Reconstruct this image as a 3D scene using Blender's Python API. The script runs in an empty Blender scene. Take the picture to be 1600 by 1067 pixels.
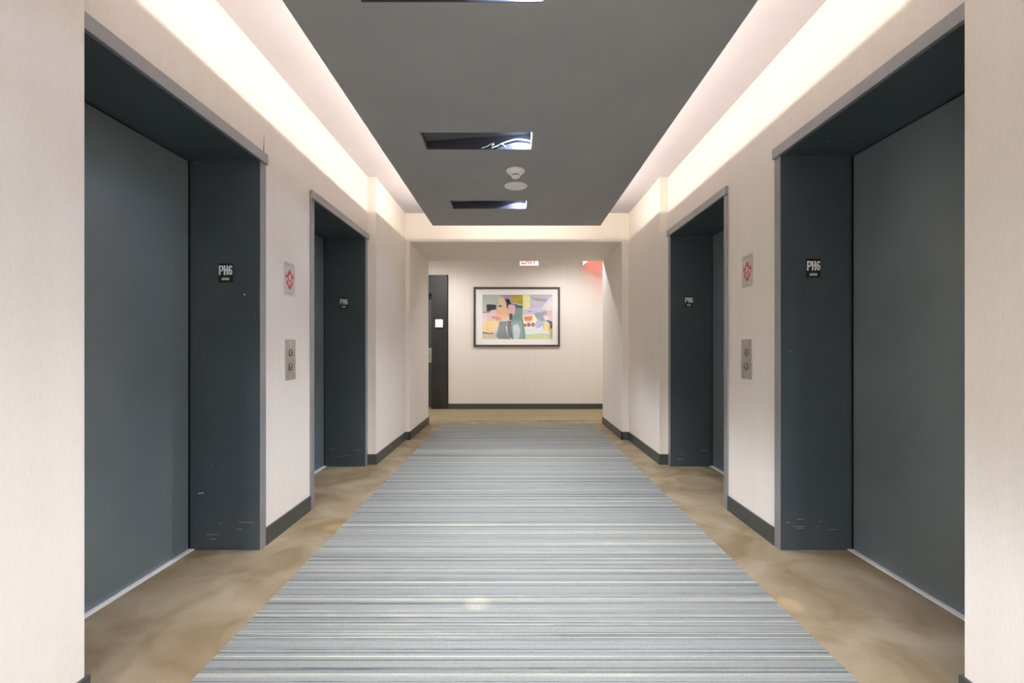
import bpy, bmesh, math, random
from mathutils import Vector, Matrix
random.seed(7)
SC = bpy.context.scene
COL = SC.collection

# ------------------------------------------------------------------ camera, world, exposure
CAM_H = 1.12
cd = bpy.data.cameras.new('camera')
cam = bpy.data.objects.new('camera', cd); COL.objects.link(cam)
cam.location = (0, 0, CAM_H); cam.rotation_euler = (math.pi/2, 0, 0)
cd.sensor_width = 36; cd.lens = 715/1600*36
cd.shift_x = -4/1600; cd.shift_y = 10.5/1600
cd.clip_start = .02
SC.camera = cam
w = bpy.data.worlds.new('world'); SC.world = w; w.use_nodes = True
w.node_tree.nodes['Background'].inputs[0].default_value = (0, 0, 0, 1)
SC.view_settings.view_transform = 'Standard'; SC.view_settings.look = 'None'
SC.view_settings.gamma = 1; SC.view_settings.use_curve_mapping = False
SC.view_settings.exposure = 2.08
SC.cycles.diffuse_bounces = 8; SC.cycles.max_bounces = 12
COVE = 66.0           # radiance of the cove strips
SLOT = 70.0            # watts of each slot lamp
HALL = 31.0            # watts of each corridor downlight
REAR_FILL = 43.0            # watts of each added fill downlight behind the viewpoint
WARM = (1.0, .86, .735)
COOL = (.86, .91, 1.0)

# ------------------------------------------------------------------ helpers
class MB:
    """collects boxes, prisms and tubes; obj() links them as ONE mesh object"""
    def __init__(s, off=(0, 0, 0)):
        s.bm = bmesh.new(); s.off = Vector(off)
    def box(s, x0, x1, y0, y1, z0, z1, bev=0, mi=0, seg=2):
        t = bmesh.new()
        r = bmesh.ops.create_cube(t, size=1)
        for v in t.verts:
            v.co = Vector(((x0+x1)/2+v.co.x*abs(x1-x0), (y0+y1)/2+v.co.y*abs(y1-y0), (z0+z1)/2+v.co.z*abs(z1-z0)))
        if bev:
            bmesh.ops.bevel(t, geom=t.edges[:], offset=bev, segments=seg, affect='EDGES', profile=.5)
        s._merge(t, mi); return s
    def _merge(s, t, mi=0, smooth=False):
        m = {v: s.bm.verts.new(v.co) for v in t.verts}
        for f in t.faces:
            try:
                g = s.bm.faces.new([m[v] for v in f.verts]); g.material_index = mi; g.smooth = smooth
            except ValueError: pass
        t.free()
    def prism_y(s, pts, y0, y1, mi=0):
        """outline pts (x,z) extruded from y0 (front) to y1"""
        t = bmesh.new()
        a = [t.verts.new((x, y0, z)) for x, z in pts]; b = [t.verts.new((x, y1, z)) for x, z in pts]
        t.faces.new(a); t.faces.new(b[::-1])
        n = len(pts)
        for i in range(n): t.faces.new((a[i], b[i], b[(i+1) % n], a[(i+1) % n]))
        bmesh.ops.recalc_face_normals(t, faces=t.faces[:])
        s._merge(t, mi); return s
    def lathe(s, prof, c, axis='z', n=40, mi=0):
        """profile (r, h) turned about an axis through c"""
        t = bmesh.new(); rings = []
        for r, h in prof:
            ring = []
            if r < 1e-6: ring = [t.verts.new(s._ax(0, 0, h, c, axis))]
            else:
                for k in range(n):
                    a = 2*math.pi*k/n
                    ring.append(t.verts.new(s._ax(r*math.cos(a), r*math.sin(a), h, c, axis)))
            rings.append(ring)
        for A, B in zip(rings, rings[1:]):
            for k in range(n):
                k2 = (k+1) % n
                if len(A) == 1 and len(B) == 1: continue
                if len(A) == 1: t.faces.new((A[0], B[k], B[k2]))
                elif len(B) == 1: t.faces.new((A[k], B[0], A[k2]))
                else: t.faces.new((A[k], B[k], B[k2], A[k2]))
        bmesh.ops.recalc_face_normals(t, faces=t.faces[:])
        s._merge(t, mi, True); return s
    @staticmethod
    def _ax(u, v, h, c, axis):
        if axis == 'z': return Vector((c[0]+u, c[1]+v, c[2]+h))
        if axis == 'y': return Vector((c[0]+u, c[1]+h, c[2]+v))
        return Vector((c[0]+h, c[1]+u, c[2]+v))
    def tube(s, pts, r, n=8):
        t = bmesh.new(); pts = [Vector(p) for p in pts]; rings = []
        for i, p in enumerate(pts):
            d = (pts[min(i+1, len(pts)-1)]-pts[max(i-1, 0)]).normalized()
            a = d.orthogonal().normalized(); b = d.cross(a)
            if i:
                a = (pa-d*pa.dot(d)).normalized(); b = d.cross(a)
            pa = a
            rings.append([t.verts.new(p+(a*math.cos(2*math.pi*k/n)+b*math.sin(2*math.pi*k/n))*r) for k in range(n)])
        for A, B in zip(rings, rings[1:]):
            for k in range(n): t.faces.new((A[k], A[(k+1) % n], B[(k+1) % n], B[k]))
        t.faces.new(rings[0][::-1]); t.faces.new(rings[-1])
        bmesh.ops.recalc_face_normals(t, faces=t.faces[:])
        s._merge(t, 0, True); return s
    def stroke(s, pts, wd, y0, y1, closed=False):
        """a pen stroke of width wd along pts (x, z)"""
        n = len(pts); P = [Vector((p[0], p[1])) for p in pts]; Lf = []; Rt = []
        for i in range(n):
            a = P[i-1] if (i or closed) else P[0]; b = P[(i+1) % n] if (i < n-1 or closed) else P[-1]
            d1 = (P[i]-a); d2 = (b-P[i])
            d1 = d1.normalized() if d1.length > 1e-9 else d2.normalized(); d2 = d2.normalized() if d2.length > 1e-9 else d1
            t = (d1+d2).normalized(); nr = Vector((-t.y, t.x)); k = 1/max(.5, nr.dot(Vector((-d1.y, d1.x))))
            Lf.append(P[i]+nr*wd/2*k); Rt.append(P[i]-nr*wd/2*k)
        for i in range(n if closed else n-1):
            j = (i+1) % n
            s.prism_y([tuple(Lf[i]), tuple(Lf[j]), tuple(Rt[j]), tuple(Rt[i])], y0, y1)
        return s
    def text(s, body, cx, cz, wd, ht, y0, y1, bold=.03, mi=0):
        """flat lettering facing -y, fitted to a wd x ht box centred on (cx, cz)"""
        c = bpy.data.curves.new('t', 'FONT'); c.body = body; c.size = 1; c.extrude = .02; c.offset = bold; c.resolution_u = 3
        o = bpy.data.objects.new('t', c); COL.objects.link(o)
        dg = bpy.context.evaluated_depsgraph_get()
        me = bpy.data.meshes.new_from_object(o.evaluated_get(dg))
        xs = [v.co.x for v in me.vertices]; ys = [v.co.y for v in me.vertices]
        x0, x1, z0, z1 = min(xs), max(xs), min(ys), max(ys)
        t = bmesh.new(); t.from_mesh(me)
        for v in t.verts:
            x, z, e = v.co
            v.co = (cx+((x-x0)/(x1-x0)-.5)*wd, y0 if e > 0 else y1, cz+((z-z0)/(z1-z0)-.5)*ht)
        s._merge(t, mi)
        bpy.data.objects.remove(o); bpy.data.curves.remove(c); bpy.data.meshes.remove(me)
        return s

def obj(name, mb, mats, parent=None):
    bm = mb.bm
    if parent is None:
        xs = [v.co for v in bm.verts]
        o0 = Vector(((min(v.x for v in xs)+max(v.x for v in xs))/2, (min(v.y for v in xs)+max(v.y for v in xs))/2, min(v.z for v in xs)))
    else: o0 = mb.off
    for v in bm.verts: v.co -= o0
    me = bpy.data.meshes.new(name); bm.normal_update(); bm.to_mesh(me); bm.free()
    for m in (mats if isinstance(mats, (list, tuple)) else [mats]): me.materials.append(m)
    o = bpy.data.objects.new(name, me); COL.objects.link(o)
    if parent is None: o.location = o0
    else: o.parent = parent
    return o
def tag(o, label=None, cat=None, group=None, kind=None):
    if label: o['label'] = label
    if cat: o['category'] = cat
    if group: o['group'] = group
    if kind: o['kind'] = kind
    return o
def thing(name, label, cat, loc=(0, 0, 0), rz=0, group=None, kind=None):
    o = bpy.data.objects.new(name, None); COL.objects.link(o)
    o.empty_display_size = .05
    o.location = loc; o.rotation_euler = (0, 0, rz)
    return tag(o, label, cat, group, kind)
def copy_tree(o, parent=None):
    c = o.copy(); COL.objects.link(c)
    if parent: c.parent = parent
    for ch in list(o.children): copy_tree(ch, c)
    return c

# ------------------------------------------------------------------ materials
def lin(c): return tuple((v/255/12.92 if v/255 <= .04045 else ((v/255+.055)/1.055)**2.4) for v in c)
def new_mat(name):
    m = bpy.data.materials.new(name); m.use_nodes = True
    return m, m.node_tree.nodes, m.node_tree.links, m.node_tree.nodes['Principled BSDF']
def plain(name, col, rough=.5, metal=0, spec=.5, noise=0, nscale=8, bump=0, bscale=300):
    m, N, L, P = new_mat(name)
    P.inputs['Base Color'].default_value = (*col, 1); P.inputs['Roughness'].default_value = rough
    P.inputs['Metallic'].default_value = metal; P.inputs['Specular IOR Level'].default_value = spec
    tc = N.new('ShaderNodeTexCoord')
    if noise:
        n = N.new('ShaderNodeTexNoise'); n.inputs['Scale'].default_value = nscale; n.inputs['Detail'].default_value = 5
        L.new(tc.outputs['Object'], n.inputs['Vector'])
        mr = N.new('ShaderNodeMapRange'); mr.inputs[1].default_value = .3; mr.inputs[2].default_value = .7
        mr.inputs[3].default_value = 1-noise; mr.inputs[4].default_value = 1+noise
        L.new(n.outputs[0], mr.inputs[0])
        mx = N.new('ShaderNodeVectorMath'); mx.operation = 'SCALE'; mx.inputs[0].default_value = col
        L.new(mr.outputs[0], mx.inputs['Scale']); L.new(mx.outputs[0], P.inputs['Base Color'])
    if bump:
        b = N.new('ShaderNodeTexNoise'); b.inputs['Scale'].default_value = bscale
        L.new(tc.outputs['Object'], b.inputs['Vector'])
        bp = N.new('ShaderNodeBump'); bp.inputs['Strength'].default_value = bump; bp.inputs['Distance'].default_value = .002
        L.new(b.outputs[0], bp.inputs['Height']); L.new(bp.outputs[0], P.inputs['Normal'])
    return m
def glow(name, col, s):
    m, N, L, P = new_mat(name)
    P.inputs['Base Color'].default_value = (*[.3*min(1, c) for c in col], 1)
    P.inputs['Emission Color'].default_value = (*col, 1); P.inputs['Emission Strength'].default_value = s
    return m
def wallpaper():
    """beige vinyl with a fine vertical weave"""
    m, N, L, P = new_mat('beige_woven_vinyl')
    ge = N.new('ShaderNodeNewGeometry')
    mp = N.new('ShaderNodeMapping'); mp.inputs['Scale'].default_value = (330, 330, 34); L.new(ge.outputs['Position'], mp.inputs['Vector'])
    n = N.new('ShaderNodeTexNoise'); n.inputs['Scale'].default_value = 1; n.inputs['Detail'].default_value = 3; L.new(mp.outputs[0], n.inputs['Vector'])
    mp2 = N.new('ShaderNodeMapping'); mp2.inputs['Scale'].default_value = (14, 14, .5); L.new(ge.outputs['Position'], mp2.inputs['Vector'])
    n2 = N.new('ShaderNodeTexNoise'); n2.inputs['Scale'].default_value = 1; n2.inputs['Detail'].default_value = 3; L.new(mp2.outputs[0], n2.inputs['Vector'])
    r = N.new('ShaderNodeMapRange'); r.inputs[1].default_value = .25; r.inputs[2].default_value = .75; r.inputs[3].default_value = .95; r.inputs[4].default_value = 1.04; L.new(n.outputs[0], r.inputs[0])
    r2 = N.new('ShaderNodeMapRange'); r2.inputs[1].default_value = .3; r2.inputs[2].default_value = .7; r2.inputs[3].default_value = .985; r2.inputs[4].default_value = 1.015; L.new(n2.outputs[0], r2.inputs[0])
    mu = N.new('ShaderNodeMath'); mu.operation = 'MULTIPLY'; L.new(r.outputs[0], mu.inputs[0]); L.new(r2.outputs[0], mu.inputs[1])
    v = N.new('ShaderNodeVectorMath'); v.operation = 'SCALE'; v.inputs[0].default_value = (.80, .745, .68); L.new(mu.outputs[0], v.inputs['Scale'])
    L.new(v.outputs[0], P.inputs['Base Color']); P.inputs['Roughness'].default_value = .62; P.inputs['Specular IOR Level'].default_value = .3
    bp = N.new('ShaderNodeBump'); bp.inputs['Strength'].default_value = .25; bp.inputs['Distance'].default_value = .001
    L.new(n.outputs[0], bp.inputs['Height']); L.new(bp.outputs[0], P.inputs['Normal'])
    return m
def dark_paint(name, col, rough, chips=True, spec=.5):
    """dark satin enamel on metal with faint mottling and small pale chips and scuffs"""
    m, N, L, P = new_mat(name)
    ge = N.new('ShaderNodeNewGeometry')
    n = N.new('ShaderNodeTexNoise'); n.inputs['Scale'].default_value = 2.2; n.inputs['Detail'].default_value = 4; L.new(ge.outputs['Position'], n.inputs['Vector'])
    r = N.new('ShaderNodeMapRange'); r.inputs[1].default_value = .3; r.inputs[2].default_value = .7; r.inputs[3].default_value = .9; r.inputs[4].default_value = 1.1; L.new(n.outputs[0], r.inputs[0])
    v = N.new('ShaderNodeVectorMath'); v.operation = 'SCALE'; v.inputs[0].default_value = col; L.new(r.outputs[0], v.inputs['Scale'])
    out = v.outputs[0]
    if chips:
        mp = N.new('ShaderNodeMapping'); mp.inputs['Scale'].default_value = (9, 9, 30); mp.inputs['Rotation'].default_value = (.25, .2, 0)
        L.new(ge.outputs['Position'], mp.inputs['Vector'])
        vo = N.new('ShaderNodeTexVoronoi'); vo.inputs['Scale'].default_value = 1; L.new(mp.outputs[0], vo.inputs['Vector'])
        a = N.new('ShaderNodeMath'); a.operation = 'LESS_THAN'; a.inputs[1].default_value = .06; L.new(vo.outputs['Distance'], a.inputs[0])
        sp = N.new('ShaderNodeSeparateColor'); L.new(vo.outputs['Color'], sp.inputs[0])
        b = N.new('ShaderNodeMath'); b.operation = 'GREATER_THAN'; b.inputs[1].default_value = .93; L.new(sp.outputs[0], b.inputs[0])
        k = N.new('ShaderNodeMath'); k.operation = 'MULTIPLY'; L.new(a.outputs[0], k.inputs[0]); L.new(b.outputs[0], k.inputs[1])
        mx = N.new('ShaderNodeMix'); mx.data_type = 'RGBA'; L.new(k.outputs[0], mx.inputs[0]); L.new(out, mx.inputs[6]); mx.inputs[7].default_value = (.35, .37, .38, 1)
        out = mx.outputs[2]
    L.new(out, P.inputs['Base Color']); P.inputs['Roughness'].default_value = rough; P.inputs['Specular IOR Level'].default_value = spec
    b2 = N.new('ShaderNodeTexNoise'); b2.inputs['Scale'].default_value = 420; L.new(ge.outputs['Position'], b2.inputs['Vector'])
    bp = N.new('ShaderNodeBump'); bp.inputs['Strength'].default_value = .12; bp.inputs['Distance'].default_value = .001
    L.new(b2.outputs[0], bp.inputs['Height']); L.new(bp.outputs[0], P.inputs['Normal'])
    return m
def carpet(name, c1, c2, rough=.95):
    """cut pile: brushed light and dark patches over fine tuft grain"""
    m, N, L, P = new_mat(name)
    ge = N.new('ShaderNodeNewGeometry')
    n = N.new('ShaderNodeTexNoise'); n.inputs['Scale'].default_value = 3.2; n.inputs['Detail'].default_value = 6; n.inputs['Distortion'].default_value = .8; L.new(ge.outputs['Position'], n.inputs['Vector'])
    g = N.new('ShaderNodeTexNoise'); g.inputs['Scale'].default_value = 330; g.inputs['Detail'].default_value = 2; L.new(ge.outputs['Position'], g.inputs['Vector'])
    r = N.new('ShaderNodeMapRange'); r.inputs[1].default_value = .33; r.inputs[2].default_value = .67; L.new(n.outputs[0], r.inputs[0])
    mx = N.new('ShaderNodeMix'); mx.data_type = 'RGBA'; L.new(r.outputs[0], mx.inputs[0]); mx.inputs[6].default_value = (*c1, 1); mx.inputs[7].default_value = (*c2, 1)
    r2 = N.new('ShaderNodeMapRange'); r2.inputs[1].default_value = .3; r2.inputs[2].default_value = .7; r2.inputs[3].default_value = .82; r2.inputs[4].default_value = 1.18; L.new(g.outputs[0], r2.inputs[0])
    v = N.new('ShaderNodeVectorMath'); v.operation = 'SCALE'; L.new(mx.outputs[2], v.inputs[0]); L.new(r2.outputs[0], v.inputs['Scale'])
    L.new(v.outputs[0], P.inputs['Base Color']); P.inputs['Roughness'].default_value = rough; P.inputs['Specular IOR Level'].default_value = .1
    bp = N.new('ShaderNodeBump'); bp.inputs['Strength'].default_value = .5; bp.inputs['Distance'].default_value = .003
    L.new(g.outputs[0], bp.inputs['Height']); L.new(bp.outputs[0], P.inputs['Normal'])
    return m
def striped_carpet(name, dark, mid, light, accent, pitch=.0085, contrast=1.0):
    """loop pile woven in thin cross-wise yarn rows of random tone, each row fading in and out along its length"""
    m, N, L, P = new_mat(name)
    ge = N.new('ShaderNodeNewGeometry'); sp = N.new('ShaderNodeSeparateXYZ'); L.new(ge.outputs['Position'], sp.inputs[0])
    def M(op, a, b=None):
        n = N.new('ShaderNodeMath'); n.operation = op
        for i, q in enumerate((a, b)):
            if q is None: continue
            if isinstance(q, (int, float)): n.inputs[i].default_value = q
            else: L.new(q, n.inputs[i])
        return n.outputs[0]
    row = M('FLOOR', M('DIVIDE', sp.outputs[1], pitch))
    wn = N.new('ShaderNodeTexWhiteNoise'); wn.noise_dimensions = '1D'; L.new(row, wn.inputs['W'])
    # slow band variation in y so that dark and light rows cluster
    cb = N.new('ShaderNodeCombineXYZ'); L.new(M('MULTIPLY', row, .35), cb.inputs[1]); L.new(M('MULTIPLY', sp.outputs[0], .6), cb.inputs[0])
    nb = N.new('ShaderNodeTexNoise'); nb.inputs['Scale'].default_value = 1; nb.inputs['Detail'].default_value = 2; L.new(cb.outputs[0], nb.inputs['Vector'])
    # fade along the yarn
    cf = N.new('ShaderNodeCombineXYZ'); L.new(M('MULTIPLY', sp.outputs[0], 7), cf.inputs[0]); L.new(M('MULTIPLY', row, 3.7), cf.inputs[1])
    nf = N.new('ShaderNodeTexNoise'); nf.inputs['Scale'].default_value = 1; nf.inputs['Detail'].default_value = 4; L.new(cf.outputs[0], nf.inputs['Vector'])
    val = M('ADD', M('MULTIPLY', wn.outputs['Value'], .68*contrast), M('ADD', M('MULTIPLY', nb.outputs[0], .50), M('MULTIPLY', nf.outputs[0], .20)))
    val = M('SUBTRACT', val, .20)
    cr = N.new('ShaderNodeValToRGB'); e = cr.color_ramp.elements
    e[0].position = .14; e[0].color = (*dark, 1); e[1].position = .90; e[1].color = (*accent, 1)
    for p, c in ((.30, mid), (.62, mid), (.78, light)):
        q = e.new(p); q.color = (*c, 1)
    L.new(val, cr.inputs[0])
    g = N.new('ShaderNodeTexNoise'); g.inputs['Scale'].default_value = 380; g.inputs['Detail'].default_value = 2; L.new(ge.outputs['Position'], g.inputs['Vector'])
    r2 = N.new('ShaderNodeMapRange'); r2.inputs[1].default_value = .3; r2.inputs[2].default_value = .7; r2.inputs[3].default_value = .84; r2.inputs[4].default_value = 1.16; L.new(g.outputs[0], r2.inputs[0])
    v = N.new('ShaderNodeVectorMath'); v.operation = 'SCALE'; L.new(cr.outputs[0], v.inputs[0]); L.new(r2.outputs[0], v.inputs['Scale'])
    L.new(v.outputs[0], P.inputs['Base Color']); P.inputs['Roughness'].default_value = .95; P.inputs['Specular IOR Level'].default_value = .1
    bp = N.new('ShaderNodeBump'); bp.inputs['Strength'].default_value = .5; bp.inputs['Distance'].default_value = .003
    L.new(M('ADD', g.outputs[0], M('MULTIPLY', wn.outputs['Value'], .6)), bp.inputs['Height']); L.new(bp.outputs[0], P.inputs['Normal'])
    return m

M_WALL = wallpaper()
M_CEIL = plain('white_ceiling_paint', (.56, .54, .575), .8, noise=.02, nscale=3)
M_CLOUD = plain('charcoal_ceiling_paint', (.35, .355, .36), .7, noise=.05, nscale=2.5, bump=.15, bscale=200)
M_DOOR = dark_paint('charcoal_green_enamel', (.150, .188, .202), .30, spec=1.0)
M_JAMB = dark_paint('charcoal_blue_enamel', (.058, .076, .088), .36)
M_CASE = plain('grey_painted_steel', (.33, .335, .35), .38, metal=.5, noise=.06, nscale=6)
M_BASE = plain('dark_vinyl_base', (.058, .063, .060), .40, noise=.1, nscale=12)
M_SILL = plain('worn_aluminium', (.86, .84, .80), .4, metal=.1)
M_STEEL = plain('brushed_steel', (.50, .48, .45), .36, metal=.85, noise=.05, nscale=40)
M_CHROME = plain('polished_chrome', (.72, .72, .74), .12, metal=1)
M_BLACK = plain('black_plastic', (.012, .012, .012), .4)
M_WHITE = plain('white_plastic', (.93, .92, .89), .45)
M_LETTER = plain('white_lettering', (.92, .92, .90), .5)
M_BRAILLE = plain('pale_braille_bar', (.55, .55, .48), .5)
M_RED = plain('red_print', (.55, .085, .09), .5)
M_TAG = plain('pale_etched_steel', (.60, .55, .51), .45, metal=.3, noise=.04, nscale=30)
M_PALE = plain('pale_print', (.70, .62, .60), .5)
M_GREYPRINT = plain('grey_print', (.34, .31, .30), .5)
M_CAB = plain('white_cable_jacket', (.85, .85, .85), .4)
M_SLOT = plain('black_housing', (.035, .035, .040), .6)
M_LID = plain('grey_housing_lid', (.13, .135, .145), .6)
M_RING = plain('dark_button_ring', (.10, .10, .115), .3, metal=.8)
M_SUITE = plain('espresso_door_stain', (.022, .021, .020), .42, noise=.25, nscale=9)
M_FRAME = plain('dark_bronze_wood', (.050, .038, .030), .4, noise=.2, nscale=20)
M_MAT = plain('white_mat_board', (.84, .82, .79), .8)
M_BROWN = carpet('brown_cut_pile', (.205, .148, .082), (.325, .258, .176))
M_RUG = striped_carpet('blue_grey_striped_loop_pile', (.070, .074, .072), (.212, .217, .205), (.30, .298, .255), (.52, .50, .37), .0050)
M_HALLRUG = striped_carpet('tan_striped_loop_pile', (.22, .17, .085), (.30, .245, .14), (.35, .295, .185), (.42, .36, .25), .011)
M_COVE = glow('warm_cove_strip', WARM, 4)
M_LENS = glow('cool_lamp_lens', (.45, .58, 1.0), 12)
M_HLENS = glow('warm_lamp_lens', (1, .9, .78), 6)

# ------------------------------------------------------------------ dimensions
LX, RX = -1.417, 1.481            # main wall planes
LPX, RPX = -1.336, 1.398          # pilaster and pier faces
LQX, RQX = -1.284, 1.314          # portal reveals
LDX, RDX = -1.802, 1.872          # elevator door planes
Z_CEIL = 2.77
PIER_Y = 1.421
PIL_Y = 4.41
POR_Y0, POR_Y1 = 5.59, 6.82
FAR_Y = 8.43
BACK_Y = -5.2
SOFFIT = 2.42
OPEN = [(1.49, 2.54), (3.22, 4.335)]   # both pairs of elevator openings along y
HEAD = {-1: 2.158, 1: 2.187}

# ------------------------------------------------------------------ floor and carpets
tag(obj('floor', MB().box(-6, 6, BACK_Y-.2, FAR_Y+.6, -.12, 0), M_BROWN), 'brown cut pile carpet covering the lobby floor', None, None, 'structure')
r = tag(obj('carpet_runner', MB().box(-1.088, 1.154, BACK_Y+.3, 6.78, -.004, .004, .003), M_RUG), 'long blue grey carpet runner with fine crosswise stripes down the lobby floor', 'carpet')
r = tag(obj('corridor_carpet', MB().box(-5.6, 5.6, 7.10, 8.40, -.004, .004, .003), M_HALLRUG), 'tan striped carpet in the cross corridor below the framed picture', 'carpet')

# ------------------------------------------------------------------ walls
def side_wall(s, X, PX, QX, name, side):
    root = thing(name, f'beige vinyl clad elevator lobby wall on the {side} side', None, (X, 2.0, 0), kind='structure')
    off = (X, 2.0, 0)
    T = .55
    def b(mb, xa, xb, *k): mb.box(min(s*xa, s*xb), max(s*xa, s*xb), *k)
    a = abs(X)
    J = .03
    m = MB(off); h = HEAD[s]
    spans = [(PIER_Y-.02, OPEN[0][0]-J), (OPEN[0][1]+J, OPEN[1][0]-J), (OPEN[1][1]+J, PIL_Y+.02)]
    for y0, y1 in spans: b(m, a, a+T, y0, y1, 0, Z_CEIL)
    for y0, y1 in OPEN: b(m, a, a+T, y0-J, y1+J, h+J, Z_CEIL)
    obj('wall_face', m, M_WALL, root)
    m = MB(off); b(m, abs(PX), a+T, BACK_Y, PIER_Y, 0, Z_CEIL); obj('pier', m, M_WALL, root)
    m = MB(off); b(m, abs(PX), a+T, PIL_Y, POR_Y0, 0, Z_CEIL); obj('pilaster', m, M_WALL, root)
    # baseboards
    H, t = .1, .010
    def bb(x, y0, y1, end0=None, end1=None):
        m = MB(off); b(m, x-t, x, y0, y1, 0, H)
        if end0: b(m, x-t, x+end0, y0-t, y0, 0, H)
        if end1: b(m, x-t, x+end1, y1, y1+t, 0, H)
        obj('baseboard', m, M_BASE, root)
    bb(abs(PX), BACK_Y, PIER_Y, None, .06)
    bb(a, OPEN[0][1]+.055, OPEN[1][0]-.055)
    bb(abs(PX), PIL_Y, POR_Y0-t, .078)
    return root
wl = side_wall(-1, LX, LPX, LQX, 'wall_left', 'left')
wr = side_wall(1, RX, RPX, RQX, 'wall_right', 'right')
# short split in the vinyl above the nearest left casing
m = MB((LX, 2.0, 0)); m.prism_y([(0, 0), (.004, .01), (.002, .06), (.0005, .11)], 0, .004)
for v in m.bm.verts:
    x, y, z = v.co; v.co = (LX-.001+y*.5, 2.588-x*2, 2.222+z)
obj('tear', m, M_BLACK, wl)

# portal to the cross corridor: two reveals and the beam over them
pr = thing('wall_portal', 'beige portal with a deep soffit between lobby and cross corridor', None, (0, POR_Y0, 0), kind='structure')
off = (0, POR_Y0, 0)
for X, PX in ((LQX, LPX), (RQX, RPX)):
    s = 1 if X > 0 else -1
    obj('reveal', MB(off).box(min(X, s*2.0), max(X, s*2.0), POR_Y0, POR_Y1, 0, SOFFIT), M_WALL, pr)
    mb = MB(off); x0, x1 = (X, X+.01) if s < 0 else (X-.01, X)
    mb.box(x0, x1, POR_Y0-.01, POR_Y1+.01, 0, .1)
    e0, e1 = (PX+.01, X+.01) if s < 0 else (X-.01, PX-.01)
    mb.box(e0, e1, POR_Y0-.01, POR_Y0, 0, .1)
    obj('baseboard', mb, M_BASE, pr)
obj('beam', MB(off).box(-2.0, 2.0, POR_Y0, POR_Y1, SOFFIT, 3.05), M_WALL, pr)

# cross corridor
tag(obj('wall_end', MB().box(-1.22, 6, FAR_Y, FAR_Y+.3, 0, 3.05), M_WALL), 'beige corridor end wall behind the framed picture', None, None, 'structure')
m = MB(); m.box(-6, -2.72, FAR_Y, FAR_Y+.3, 0, 3.05); m.box(-2.72, -1.22, FAR_Y, FAR_Y+.3, 2.47, 3.05)
m.box(-2.72, -1.22, FAR_Y+.22, FAR_Y+.3, 0, 2.47)
tag(obj('wall_end_left', m, M_WALL), 'beige corridor wall around the dark suite door', None, None, 'structure')
for s in (-1, 1):
    tag(obj('wall_corridor_'+('left' if s < 0 else 'right'), MB().box(min(s*2, s*6), max(s*2, s*6), POR_Y0+.9, POR_Y1, 0, 3.05), M_WALL), f'beige corridor wall running away to the {"left" if s<0 else "right"} behind the portal', None, None, 'structure')
    tag(obj('wall_corridor_end_'+('left' if s < 0 else 'right'), MB().box(min(s*5.8, s*6), max(s*5.8, s*6), POR_Y1, FAR_Y, 0, 3.05), M_WALL), f'beige wall closing the corridor on the {"left" if s<0 else "right"}', None, None, 'structure')
tag(obj('ceiling_corridor', MB().box(-6, 6, POR_Y1, FAR_Y, 2.88, 3.05), M_CEIL), 'white corridor ceiling past the portal', None, None, 'structure')
tag(obj('baseboard_end', MB().box(-1.228, 5.8, FAR_Y-.012, FAR_Y, 0, .1), M_BASE), 'dark baseboard along the corridor end wall', None, None, 'structure')
tag(obj('wall_back', MB().box(-2.2, 2.2, BACK_Y-.2, BACK_Y, 0, Z_CEIL), M_WALL), 'beige wall closing the lobby behind the viewpoint', None, None, 'structure')

# ------------------------------------------------------------------ ceilings
tag(obj('ceiling', MB().box(-2.2, 2.2, BACK_Y-.2, POR_Y0, Z_CEIL, 2.95), M_CEIL), 'white upper ceiling glowing around the dark dropped panel', None, None, 'structure')
CX0, CX1, CY0, CY1, CZ, CT = -.908, .952, -1.7, 5.08, 2.48, 2.508
SX0, SX1 = -.602, .117
SLOTS = [.217, 1.55, 2.885, 4.22]; SD = .25
dc = thing('ceiling_panel', 'charcoal dropped ceiling panel with open light slots over the lobby', None, (0, 2, CZ), kind='structure')
off = (0, 2, CZ)
m = MB(off); y = CY0
for sy in SLOTS:
    m.box(CX0, CX1, y, sy, CZ, CT); m.box(CX0, SX0, sy, sy+SD, CZ, CT); m.box(SX1, CX1, sy, sy+SD, CZ, CT); y = sy+SD
m.box(CX0, CX1, y, CY1, CZ, CT)
obj('panel', m, M_CLOUD, dc)
m = MB(off)
for x in (-.72, .74): m.box(x, x+.02, CY0+.2, CY1-.21, CT, Z_CEIL)
for yy in (CY0+.18, CY1-.21): m.box(-.72, .76, yy, yy+.02, CT, Z_CEIL)
obj('upstand', m, M_CEIL, dc)
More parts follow.
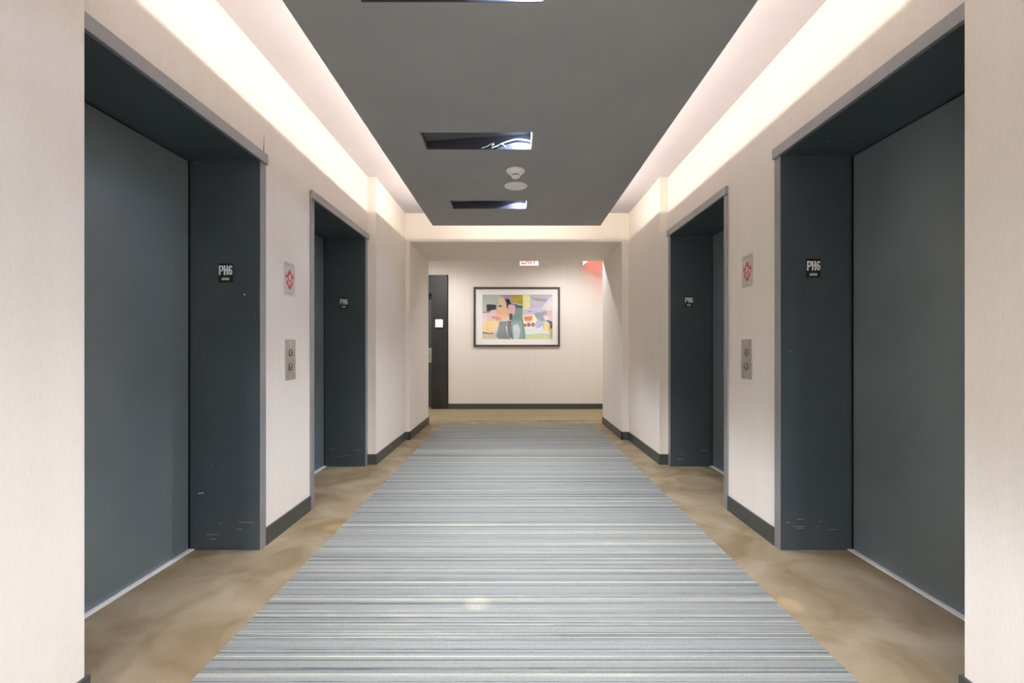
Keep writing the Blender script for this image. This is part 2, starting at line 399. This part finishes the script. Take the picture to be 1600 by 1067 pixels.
# LED strips lying in the cove
for nm, bx in (('left', (CX0+.074, CX0+.086, CY0+.1, CY1-.03)), ('right', (CX1-.086, CX1-.074, CY0+.1, CY1-.03)), ('end', (CX0+.10, CX1-.10, CY1-.12, CY1-.108))):
    lab = {'left': 'warm light strip hidden in the cove along the left elevator wall', 'right': 'warm light strip hidden in the cove along the right elevator wall', 'end': 'warm light strip hidden in the cove facing the corridor portal'}[nm]
    t = thing('cove_light', lab, 'light', ((bx[0]+bx[1])/2, (bx[2]+bx[3])/2, CT), group='cove light strips')
    o = (t.location.x, t.location.y, CT)
    obj('channel', MB(o).box(bx[0], bx[1], bx[2], bx[3], CT, CT+.004), M_WHITE, t)
    cx, cy = (bx[0]+bx[1])/2, (bx[2]+bx[3])/2
    P = [(cx, bx[2], CT+.0100), (cx, bx[3], CT+.0100)] if nm != 'end' else [(bx[0], cy, CT+.0100), (bx[1], cy, CT+.0100)]
    obj('lamp', MB(o).tube(P, .0025, 8), M_COVE, t)
    out = {'left': Vector((-1, 0, 0)), 'right': Vector((1, 0, 0)), 'end': Vector((0, 1, 0))}[nm]
    d = (out*math.cos(.5)+Vector((0, 0, 1))*math.sin(.5)).normalized(); xa = out.cross(Vector((0, 0, 1)))
    ln = (Vector(P[1])-Vector(P[0])).length
    l = bpy.data.lights.new('strip_lamp', 'AREA'); l.shape = 'RECTANGLE'; l.size = ln; l.size_y = .005; l.color = WARM; l.energy = COVE*math.pi*.005*ln
    lo = bpy.data.objects.new('strip_lamp', l); COL.objects.link(lo); lo.parent = t
    M = Matrix((xa, (-d).cross(xa), -d)).transposed().to_4x4(); M.translation = Vector((cx, cy, CT+.010))+d*.0045-Vector(o); lo.matrix_local = M

# slot lights
def spot(name, loc, watts, col, ang, blend, radius, parent):
    l = bpy.data.lights.new(name, 'SPOT'); l.energy = watts; l.color = col; l.spot_size = math.radians(ang); l.spot_blend = blend; l.shadow_soft_size = radius
    o = bpy.data.objects.new(name, l); COL.objects.link(o); o.location = loc; o.parent = parent
    return o
def slot_light(sy, label):
    t = thing('slot_light', label, 'light', (0, sy, CZ), group='open light slots in the dark ceiling panel')
    m = MB()
    # sloping lid, end plates and long plates of the housing (local coordinates)
    hL, hR = .058, .108; g = .012
    for y0, y1 in ((-g, 0), (SD, SD+g)):
        m.prism_y([(SX0, .029), (SX1, .029), (SX1, hR), (SX0, hL)], y0, y1)
    m.box(SX0+.001, SX1-.007, SD-.004, SD-.0005, .0005, hL-.002)
    m.prism_y([(SX0+.001, hL-.003), (SX1-.007, hL-.003), (SX1-.007, hR-.003)], SD-.004, SD-.0005)
    m.box(SX0-g, SX0, -g, SD+g, .029, hL); m.box(SX1, SX1+g, -g, SD+g, .029, hR)
    obj('housing', m, M_SLOT, t)
    m = MB(); m.prism_y([(SX0-g, hL), (SX1+g, hR), (SX1+g, hR+.008), (SX0-g, hL+.008)], -g, SD+g)
    obj('lid', m, M_LID, t)
    obj('end_plate', MB().box(SX1-.006, SX1-.0005, .004, SD-.002, .001, hR-.003), M_CEIL, t)
    m = MB(); m.lathe([(0, .102), (.024, .102), (.030, .096), (.022, .094), (0, .094)], (.050, SD-.100, 0), n=24)
    obj('lamp', m, M_LENS, t)
    spot('slot_lamp', (.050, SD-.100, .092), SLOT, COOL, 104, 1, .012, t)
    spot('slot_lamp', (.050, SD-.100, .0915), 4, (.58, .68, 1), 146, .12, .004, t)
    return t
sl = ['recessed slot light behind the viewpoint', 'recessed ceiling slot light cut off by the top edge of the photo',
      'larger ceiling slot light with a coiled white cable showing inside', 'ceiling slot light just beyond the round white cover plate']
for sy, lab in list(zip(SLOTS, sl)): slot = slot_light(sy, lab)
# extra narrow warm beams, added in the slots to lay glints on the carpets
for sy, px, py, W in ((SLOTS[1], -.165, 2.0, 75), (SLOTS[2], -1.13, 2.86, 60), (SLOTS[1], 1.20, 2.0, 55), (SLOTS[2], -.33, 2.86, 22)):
    a = Vector((.05, sy+SD-.100, CZ+.09)); l = spot('added_glint_beam', a, W, (1, .84, .52), 3.0, 1, .006, None)
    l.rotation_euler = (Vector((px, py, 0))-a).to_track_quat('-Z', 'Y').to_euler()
# loose cable lying inside the third slot
def bez(P, n=10):
    out = []
    for i in range(len(P)-1):
        p0 = Vector(P[max(i-1, 0)]); p1 = Vector(P[i]); p2 = Vector(P[i+1]); p3 = Vector(P[min(i+2, len(P)-1)])
        for k in range(n):
            t = k/n; out.append(.5*((2*p1)+(-p0+p2)*t+(2*p0-5*p1+4*p2-p3)*t*t+(-p0+3*p1-3*p2+p3)*t**3))
    out.append(Vector(P[-1])); return out
yb = SLOTS[2]+SD-.02
m = MB(); m.tube(bez([(-.225, yb, CZ+.002), (-.19, yb, CZ+.013), (-.165, yb-.004, CZ+.026), (-.148, yb-.006, CZ+.031), (-.140, yb-.008, CZ+.025), (-.155, yb-.01, CZ+.016)]), .0040)
m.tube(bez([(-.155, yb-.004, CZ+.002), (-.125, yb-.005, CZ+.011), (-.083, yb-.006, CZ+.031), (-.0175, yb-.004, CZ+.054), (.026, yb-.003, CZ+.060), (.075, yb, CZ+.056), (.106, yb, CZ+.048)]), .0044)
m.tube(bez([(-.098, yb-.01, CZ+.026), (-.078, yb-.01, CZ+.020), (-.066, yb-.012, CZ+.010), (-.062, yb-.014, CZ+.001)]), .0040)
tag(obj('cable', m, M_CAB), 'loose white cable coiled inside the larger ceiling slot', 'cable')

# smoke detector and round cover plate under the dropped panel
t = thing('smoke_detector', 'round white smoke detector between the two ceiling slots', 'detector', (.008, 3.50, CZ))
m = MB(); m.lathe([(0, 0), (.071, 0), (.072, -.010), (.068, -.014), (.056, -.016), (.054, -.026), (.046, -.032), (.030, -.034)], (0, 0, 0)); obj('base', m, M_WHITE, t)
m = MB(); m.lathe([(.030, -.033), (.026, -.036), (.026, -.046)], (0, 0, 0)); obj('sensing_slot', m, M_BLACK, t)
m = MB()
for k in range(8):
    a = 2*math.pi*k/8+.2
    m.box(-.003, .003, -.003, .003, -.044, -.033)
    for v in m.bm.verts[-8:]: v.co += Vector((.0285*math.cos(a), .0285*math.sin(a), 0))
m.lathe([(.0, -.042), (.032, -.042), (.033, -.052), (.028, -.057), (0, -.059)], (0, 0, 0))
obj('cap', m, M_WHITE, t)
m = MB(); m.lathe([(0, 0), (.096, 0), (.096, -.003), (.090, -.006), (.086, -.0062), (0, -.0062)], (.011, 3.835, CZ), n=56)
tag(obj('cover_plate', m, M_WHITE), 'flat round white cover plate on the dark ceiling beyond the smoke detector', 'cover')

# ------------------------------------------------------------------ elevator entrances
def elevator(n, s, k, label):
    X = LX if s < 0 else RX; D = LDX if s < 0 else RDX; h = HEAD[s]; y0, y1 = OPEN[k]
    a, d = abs(X), abs(D); J = .028
    root = thing('door_%d' % n, label, None, (X, (y0+y1)/2, 0), kind='structure'); off = tuple(root.location)
    def b(mb, xa, xb, ya, yb_, za, zb, bev=0): mb.box(min(s*xa, s*xb), max(s*xa, s*xb), ya, yb_, za, zb, bev); return mb
    # sliding panel, standing behind a dark running gap
    obj('door_panel', b(MB(off), d, d+.035, y0+.004, y1-.012, .010, h-.006, .002), M_DOOR, root)
    m = b(MB(off), d+.04, d+.05, y0-J, y1+J, 0, h+J); b(m, d, d+.0395, y1+.0005, y1+J, 0, h); obj('running_gap', m, M_BLACK, root)
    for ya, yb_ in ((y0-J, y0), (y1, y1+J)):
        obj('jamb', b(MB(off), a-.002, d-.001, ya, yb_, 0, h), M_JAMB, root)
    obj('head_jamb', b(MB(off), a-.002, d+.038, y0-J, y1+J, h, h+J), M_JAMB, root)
    C = .053
    for ya, yb_ in ((y0-C, y0), (y1, y1+C)):
        obj('side_casing', b(MB(off), a-.009, a-.0022, ya, yb_, 0, h+.002, .0015), M_CASE, root)
    obj('head_casing', b(MB(off), a-.022, a-.0022, y0-C-.002, y1+C+.002, h, h+.057, .002), M_CASE, root)
    obj('sill', b(MB(off), d-.026, d+.038, y0, y1, 0, .007, .002), M_SILL, root)
    # floor level screw hole near the top of the panel and scuffs low on the visible jamb
    m = MB(off); m.lathe([(0, 0), (.006, 0), (.006, .003), (.003, .004), (0, .004)], (s*d, y1-.16, h-.115), axis='x', n=12)
    for v in m.bm.verts: v.co.x = s*d-(v.co.x-s*d)*s
    obj('screw', m, M_CHROME, root)
    rr = random.Random(n)
    m = MB(off)
    for i in range(6):
        xa = a+.02+rr.random()*(d-a-.10); z = .06+rr.random()*.11 if i < 6 else .2+rr.random()*.9; L_ = .01+rr.random()*.06
        b(m, xa, xa+L_, y1-.0006, y1+.001, z, z+.0022)
    sc = obj('scuff', m, M_GREYPRINT, root); sc['kind'] = 'stuff'
    return root
e = elevator(1, -1, 0, 'nearer charcoal elevator entrance in the left wall')
m = MB(tuple(e.location))
for x, z, dx, dz in ((-1.506, 1.419, .011, -.007), (-1.757, .312, .030, .003), (-1.44, 1.30, .004, .010)):
    m.prism_y([(x, z), (x+.002, z+.004), (x+dx+.002, z+dz+.004), (x+dx, z+dz)], 2.5393, 2.541)
obj('paint_chip', m, M_LETTER, e)['kind'] = 'stuff'
elevator(2, -1, 1, 'farther charcoal elevator entrance in the left wall')
elevator(3, 1, 0, 'nearer charcoal elevator entrance in the right wall')
elevator(4, 1, 1, 'farther charcoal elevator entrance in the right wall')

# PH6 floor signs on the jambs, all facing the viewer
t = thing('floor_sign', 'black PH6 floor sign in the nearer left elevator entrance', 'sign', (-1.602, 2.54, 1.487), group='floor level signs')
obj('plate', MB().box(-.039, .039, -.0045, 0, 0, .103, .0012), M_BLACK, t)
m = MB(); zb_, hh, sw, ya, yb = .0385, .053, .0078, -.0056, -.0044
m.stroke([(-.0315, zb_), (-.0315, zb_+hh)], sw, ya, yb)
m.stroke([(-.0315, zb_+hh-sw/2), (-.022, zb_+hh-sw/2)]+[(-.0205+.0065*math.cos(a), zb_+hh-sw/2-.0125+.0125*math.sin(a)) for a in [math.pi/2-i*math.pi/8 for i in range(9)]]+[(-.0315, zb_+hh-sw/2-.025)], sw*.92, ya, yb)
m.stroke([(-.0048, zb_), (-.0048, zb_+hh)], sw, ya, yb); m.stroke([(.0102, zb_), (.0102, zb_+hh)], sw, ya, yb)
m.stroke([(-.0048, zb_+hh*.52), (.0102, zb_+hh*.52)], sw, ya, yb)
m.stroke([(.0275+.0068*math.cos(a), zb_+.0165+.0128*math.sin(a)) for a in [i*math.pi/10 for i in range(20)]], sw*.9, ya, yb, True)
m.stroke([(.0207, zb_+.016), (.0205, zb_+.030), (.0215, zb_+.039), (.0245, zb_+.0465), (.0285, zb_+.0495), (.0325, zb_+.0470), (.0348, zb_+.0410)], sw*.88, ya, yb)
obj('lettering', m, M_LETTER, t)
m = MB(); m.box(-.021, .021, -.0052, -.0044, .010, .0235)
for i in range(8):
    for j in range(2): m.lathe([(.0015, 0), (.001, -.001), (0, -.0013)], (-.0175+i*.005, -.0052, .0135+j*.0065), axis='y', n=6)
obj('braille_strip', m, M_BRAILLE, t)
sign0 = t
for loc, lab in (((-1.616, 4.335, 1.495), 'black PH6 floor sign in the farther left elevator entrance'),
                 ((1.656, 2.54, 1.512), 'black PH6 floor sign in the nearer right elevator entrance'),
                 ((1.650, 4.335, 1.511), 'black PH6 floor sign in the farther right elevator entrance')):
    c = copy_tree(sign0); c.location = loc; c['label'] = lab

# fire notices between the elevators
def notice(loc, rz, lab):
    t = thing('fire_notice', lab, 'sign', loc, rz, group='red diamond fire notices')
    W_, H_ = .136, .206
    obj('plate', MB().box(-W_/2, W_/2, -.003, 0, 0, H_, .001), M_TAG, t)
    m = MB()
    # red emblem: diamond body with three flame tips
    m.prism_y([(0, .034), (.014, .046), (.034, .066), (.049, .090), (.052, .104), (.044, .142), (.034, .122), (.026, .127), (.020, .140), (.009, .154), (0, .166),
               (-.009, .154), (-.020, .140), (-.026, .127), (-.034, .122), (-.044, .142), (-.052, .104), (-.049, .090), (-.034, .066), (-.014, .046)], -.0036, -.0029)
    obj('emblem', m, M_RED, t)
    m = MB(); y0, y1 = -.0042, -.0035
    ring = [(math.cos(i*math.pi/8)*.011, .134+math.sin(i*math.pi/8)*.014) for i in range(16)]
    m.prism_y(ring, y0, y1)                                                  # head
    m.prism_y([(-.017, .120), (.017, .120), (.014, .108), (-.014, .108)], y0, y1)
    m.prism_y([(-.046, .116), (-.026, .118), (-.026, .110), (-.038, .108), (-.038, .100), (-.028, .100), (-.028, .092), (-.042, .088), (-.046, .098)], y0, y1)
    m.prism_y([(.026, .120), (.046, .114), (.045, .104), (.034, .102), (.044, .094), (.040, .086), (.026, .090), (.027, .098), (.032, .098), (.026, .106)], y0, y1)
    m.prism_y([(-.013, .100), (-.005, .098), (-.009, .056), (-.018, .064)], y0, y1)
    m.prism_y([(.005, .098), (.013, .100), (.018, .064), (.009, .054)], y0, y1)
    for v in m.bm.verts: v.co.z = .034+(v.co.z-.022)*.77
    obj('figure', m, M_PALE, t)
    m = MB(); m.box(-.056, .056, -.0034, -.0029, .1785, .1800)
    for i in range(9): m.box(-.046+i*.0105, -.038+i*.0105, -.0034, -.0029, .188, .1935)
    for i in range(4): m.box(-.020+i*.0105, -.012+i*.0105, -.0034, -.0029, .0095, .0135)
    obj('print', m, M_GREYPRINT, t)['kind'] = 'stuff'
    return t
notice((LX, 2.878, 1.452), math.pi/2, 'small steel fire notice with red diamond on the left wall above the call buttons')
notice((RX, 2.908, 1.508), -math.pi/2, 'small steel fire notice with red diamond on the right wall above the call buttons')

def call_plate(loc, rz, lab):
    t = thing('call_plate', lab, 'call button', loc, rz, group='elevator call plates')
    W_, H_ = .132, .252
    obj('plate', MB().box(-W_/2, W_/2, -.004, 0, 0, H_, .0012), M_STEEL, t)
    for z in (.079, .169):
        b = obj('button', MB().lathe([(.0215, -.004), (.0215, -.007), (.0175, -.008), (.0165, -.006)], (0, 0, z), axis='y', n=28), M_RING, t)
        up = z > .1
        m = MB(); m.lathe([(.0165, -.0055), (.010, -.0070), (0, -.0075)], (0, 0, z), axis='y', n=24); obj('cap', m, M_CHROME, b)
        k = 1 if up else -1
        m = MB(); m.prism_y([(-.008, z-.005*k), (.008, z-.005*k), (0, z+.008*k)], -.0084, -.0068); obj('arrow', m, M_BLACK, b)
    m = MB()
    for z, n_ in ((.232, 4), (.221, 3), (.032, 3), (.020, 2), (.009, 2)):
        for i in range(n_): m.box((i-n_/2)*.0085+.0015, (i-n_/2)*.0085+.007, -.0045, -.0038, z-.0015, z+.0012)
    obj('engraving', m, M_PALE, t)['kind'] = 'stuff'
call_plate((LX, 2.888, .922), math.pi/2, 'brushed steel elevator call plate with two round buttons on the left wall')
call_plate((RX, 2.916, .924), -math.pi/2, 'brushed steel elevator call plate with two round buttons on the right wall')

# ------------------------------------------------------------------ suite door in the corridor end wall
Y = FAR_Y
root = thing('door_5', 'dark suite door in a wide rounded surround at the corridor end', None, (-1.975, Y, 0), kind='structure'); off = tuple(root.location)
m = MB(off)
arc = [(-1.232-.05+.05*math.cos(a), 2.46-.05+.05*math.sin(a)) for a in [i*math.pi/12 for i in range(7)]]
arcl = [(-2.718+.05-.05*math.cos(a), 2.46-.05+.05*math.sin(a)) for a in [i*math.pi/12 for i in range(6, -1, -1)]]
m.prism_y([(-1.232, 0)]+arc+arcl+[(-2.718, 0), (-2.43, 0), (-2.43, 2.12), (-1.522, 2.12), (-1.522, 0)], Y-.03, Y+.14)
obj('surround', m, M_SUITE, root)
obj('transom', MB(off).box(-2.43, -1.522, Y+.10, Y+.14, 2.02, 2.12), M_BLACK, root)
leaf = obj('door_leaf', MB(off).box(-2.428, -1.524, Y+.06, Y+.10, .012, 2.018, .002), plain('espresso_leaf', (.060, .060, .060), .4, noise=.2, nscale=7), root)
obj('door_sweep', MB(off).box(-2.428, -1.55, Y+.052, Y+.060, .004, .03), M_STEEL, leaf)
m = MB(off); m.box(-1.605, -1.530, Y+.050, Y+.0595, .855, 1.125, .002)
m.lathe([(.016, 0), (.014, -.012), (.011, -.045)], (-1.567, Y+.05, 1.0), axis='y', n=16); m.box(-1.69, -1.555, Y+.0, Y+.012, .992, 1.008, .003)
m.lathe([(.014, 0), (.012, -.006), (0, -.006)], (-1.567, Y+.05, 1.085), axis='y', n=16)
obj('handle', m, M_STEEL, leaf)
t = thing('unit_sign', 'small square sign glowing bluish white on the dark suite door surround', 'sign', (-1.382, Y-.03, 1.498))
obj('housing', MB().box(-.075, .075, -.02, 0, 0, .15, .003), M_STEEL, t)
obj('face', MB().box(-.066, .066, -.0225, -.019, .009, .141), glow('blue_white_sign_face', (.55, .62, 1.0), .34), t)
m = MB()
for i in range(3): m.box(-.040+i*.030, -.018+i*.030, -.0235, -.0222, .070, .076)
m.box(-.045, .045, -.0235, -.0222, .050, .055); m.box(-.05, .05, -.0235, -.0222, .028, .032)
obj('print', m, plain('faint_blue_print', (.45, .48, .68), .5), t)

# ------------------------------------------------------------------ exit signs
M_EXF = glow('pale_pink_sign_face', (1.0, .78, .76), .27)
M_EXL = glow('red_sign_letters', (1.0, .10, .12), .30)
M_EXR = glow('red_sign_glow', (1.0, .06, .04), 3.2)
t = thing('exit_sign', 'lit white exit sign with red letters hanging above the framed picture', 'sign', (.232, 7.40, 2.447))
obj('housing', MB().box(-.152, .152, -.022, .022, 0, .195, .004), M_WHITE, t)
obj('face', MB().box(-.145, .145, -.0235, -.0215, .007, .188), M_EXF, t)
obj('lettering', MB().text('EXIT', 0, .090, .24, .125, -.0246, -.0234, .02), M_EXL, t)
obj('canopy', MB().box(-.06, .06, -.02, .02, .194, .433), M_WHITE, t)
t = thing('exit_sign', 'white exit sign turned sideways throwing red light by the portal', 'sign', (1.253, 8.10, 2.606), -math.pi/2)
obj('housing', MB().box(-.16, .16, -.018, .018, 0, .195, .004), M_WHITE, t)
obj('face', MB().box(-.152, .152, .0178, .0195, .006, .189), M_EXR, t)
obj('face', MB().box(-.152, .152, -.0195, -.0178, .006, .189), glow('white_sign_face', (1, .93, .92), .3), t)
obj('canopy', MB().box(-.06, .06, -.016, .016, .194, .274), M_WHITE, t)

# ------------------------------------------------------------------ framed picture
PXC = 698.0
def q(x, y): return ((x-718)/PXC, (530-y)/PXC)
pic = thing('framed_picture', 'framed abstract print in muted pastels on the corridor end wall', 'picture', (.040, FAR_Y, 1.695))
a = q(165, 147); b_ = q(1272, 912); ia = q(190, 172); ib = q(1247, 887)
m = MB(); fd = -.035
for x0, x1, z0, z1 in ((a[0], b_[0], ia[1], a[1]), (a[0], b_[0], b_[1], ib[1])): m.box(x0, x1, fd, 0, z0, z1, .003)
for x0, x1 in ((a[0], ia[0]), (ib[0], b_[0])): m.box(x0, x1, fd, 0, ib[1], ia[1], .003)
obj('frame', m, M_FRAME, pic)
pa, pb = q(278, 247), q(1178, 815)
m = MB()
m.box(ia[0], ib[0], -.016, -.004, pa[1], ia[1]); m.box(ia[0], ib[0], -.016, -.004, ib[1], pb[1])
m.box(ia[0], pa[0], -.016, -.004, pb[1], pa[1]); m.box(pb[0], ib[0], -.016, -.004, pb[1], pa[1])
obj('mat_board', m, M_MAT, pic)
def circ(cx, cy, r): return [(cx+r*math.cos(i*math.pi/8), cy+r*1.05*math.sin(i*math.pi/8)) for i in range(16)]
ART = [
 ([(278,247),(1178,247),(1178,815),(278,815)], (196,200,194)),
 ([(278,475),(450,440),(470,520),(380,560),(278,605)], (232,212,216)),
 ([(278,600),(330,570),(495,585),(480,650),(450,725),(278,728)], (240,206,154)),
 ([(278,728),(450,720),(460,790),(500,815),(278,815)], (206,196,172)),
 ([(278,722),(330,728),(380,740),(405,730),(415,752),(340,746),(278,740)], (68,64,60)),
 ([(330,372),(350,366),(440,372),(456,380),(452,432),(400,440),(370,458),(330,462)], (62,66,82)),
 ([(278,466),(330,468),(372,462),(370,474),(278,476)], (72,76,72)),
 ([(480,300),(545,270),(572,330),(575,400),(485,405)], (232,206,168)),
 ([(525,247),(640,247),(628,300),(560,300),(530,275)], (180,170,190)),
 ([(484,410),(492,376),(540,390)], (60,58,52)),
 ([(480,405),(560,388),(598,400),(608,450),(628,580),(540,576),(450,570),(380,530),(455,520),(462,450)], (240,202,168)),
 ([(385,525),(440,518),(490,530),(545,577),(446,580),(452,560),(400,545)], (226,150,140)),
 ([(640,247),(795,247),(797,372),(720,350),(632,345)], (190,170,62)),
 ([(650,300),(720,306),(715,318),(648,314)], (205,175,95)),
 ([(565,300),(622,297),(640,350),(700,375),(640,368),(605,420),(592,420),(590,360)], (46,50,72)),
 ([(608,375),(650,365),(700,392),(704,465),(660,500),(608,470)], (228,190,196)),
 ([(690,355),(740,380),(797,385),(790,416),(700,412)], (82,112,108)),
 ([(700,415),(790,415),(784,520),(690,505)], (152,166,152)),
 ([(650,530),(700,490),(770,505),(800,580),(812,650),(832,815),(660,815),(640,700)], (124,156,156)),
 ([(780,540),(806,610),(830,812),(808,812),(790,650)], (82,118,118)),
 ([(668,650),(700,628),(735,622),(765,700),(745,815),(684,815)], (192,206,212)),
 ([(495,585),(590,585),(600,740),(640,815),(490,812),(450,780),(480,690)], (96,116,122)),
 ([(595,580),(645,580),(655,720),(668,812),(630,790),(598,720)], (56,66,58)),
 ([(576,650),(590,645),(602,735),(594,738)], (215,222,225)),
 ([(622,490),(664,488),(660,570),(622,570)], (88,88,98)),
 ([(795,247),(890,247),(885,410),(830,440),(800,480),(797,370)], (236,233,176)),
 ([(888,247),(1178,247),(1140,320),(1050,400),(885,410)], (206,199,213)),
 ([(900,278),(1000,290),(1112,300),(1085,332),(980,325),(920,300)], (178,171,180)),
 ([(1178,250),(1178,440),(1120,450),(1040,410)], (229,223,223)),
 ([(800,450),(885,410),(1040,405),(1100,450),(940,500),(800,510)], (214,207,226)),
 ([(1120,450),(1178,440),(1178,520),(1125,520)], (240,196,168)),
 ([(1050,520),(1125,510),(1178,520),(1178,600),(1090,590)], (226,212,214)),
 ([(800,510),(940,495),(985,575),(955,660),(812,670)], (238,235,206)),
 ([(818,660),(950,655),(1050,640),(1070,700),(1178,690),(1178,760),(830,750)], (221,226,229)),
 ([(830,745),(900,755),(1000,738),(1178,750),(1178,815),(830,815)], (205,212,166)),
 ([(1140,690),(1178,680),(1178,815),(1150,815)], (205,195,110)),
 ([(940,480),(1050,462),(1095,450),(1110,490),(1050,515),(1100,590),(1020,580),(965,545)], (166,173,187)),
 ([(860,458),(915,458),(912,466),(868,466)], (110,118,128)),
 ([(812,530),(870,524),(918,518),(918,575),(870,590),(825,592)], (224,124,84)),
 ([(830,585),(910,578),(905,605),(835,607)], (232,190,170)),
 (circ(822,636,22), (164,88,86)), (circ(872,630,26), (146,76,84)), (circ(928,628,27), (170,80,78)),
 ([(965,580),(1050,588),(1040,640),(1020,668),(958,672)], (176,184,222)),
 ([(1072,612),(1140,608),(1132,706),(1068,690)], (240,206,88)),
 ([(1090,580),(1118,568),(1172,590),(1174,675),(1150,680),(1146,610)], (86,76,76)),
]
m = MB(); mats = []
for i, (pts, c) in enumerate(ART):
    mats.append(plain('print_ink', tuple(v**1.25 for v in lin(c)), .55, noise=.05, nscale=25))
    vs = [m.bm.verts.new((q(x, y)[0], -.0052-.00006*i, q(x, y)[1])) for x, y in pts]
    f = m.bm.faces.new(vs); f.material_index = i; f.normal_update()
    if f.normal.y > 0: f.normal_flip()
obj('print', m, mats, pic)
gm, N, L, P = new_mat('picture_glass')
N.remove(P); outn = N['Material Output']
tr = N.new('ShaderNodeBsdfTransparent'); gl = N.new('ShaderNodeBsdfGlossy'); gl.inputs['Roughness'].default_value = .01
mx = N.new('ShaderNodeMixShader'); mx.inputs[0].default_value = .03
L.new(tr.outputs[0], mx.inputs[1]); L.new(gl.outputs[0], mx.inputs[2]); L.new(mx.outputs[0], outn.inputs[0])
obj('glass', MB().box(ia[0], ib[0], -.022, -.020, ib[1], ia[1]), gm, pic)

# ------------------------------------------------------------------ corridor downlights (above the portal's soffit line)
for x, lab in ((-3.9, 'round corridor downlight well past the suite door'), (-1.45, 'round corridor downlight by the suite door'), (.90, 'round corridor downlight by the sideways exit sign'), (3.4, 'round corridor downlight beyond the portal on the right')):
    t = thing('downlight', lab, 'light', (x, 7.30, 2.88), group='corridor downlights')
    obj('trim_ring', MB().lathe([(.075, 0), (.074, -.004), (.060, -.006), (.055, -.002)], (0, 0, 0), n=32), M_WHITE, t)
    obj('lens', MB().lathe([(.056, -.003), (0, -.003)], (0, 0, 0), n=32), M_HLENS, t)
    spot('corridor_lamp', (0, 0, -.012), HALL, (.97, .97, 1), 164, .7, .05, t)

# unseen downlights added behind the viewpoint to fill the lobby with frontal light
for x in (-.75, .75):
    for y in (-2.5, -3.5, -4.5):
        where = {-2.5: 'nearest to', -3.5: 'two metres back from', -4.5: 'farthest behind'}[y]
        t = thing('downlight', f'added round white fill downlight {where} the viewpoint, {"left" if x < 0 else "right"} row', 'light', (x, y, Z_CEIL), group='added rear fill downlights')
        obj('trim_ring', MB().lathe([(.075, 0), (.074, -.004), (.060, -.006), (.055, -.002)], (0, 0, 0), n=32), M_WHITE, t)
        obj('lens', MB().lathe([(.056, -.003), (0, -.003)], (0, 0, 0), n=32), M_HLENS, t)
        spot('rear_fill_lamp', (0, 0, -.012), REAR_FILL, (.94, .965, 1), 160, .3, .05, t)
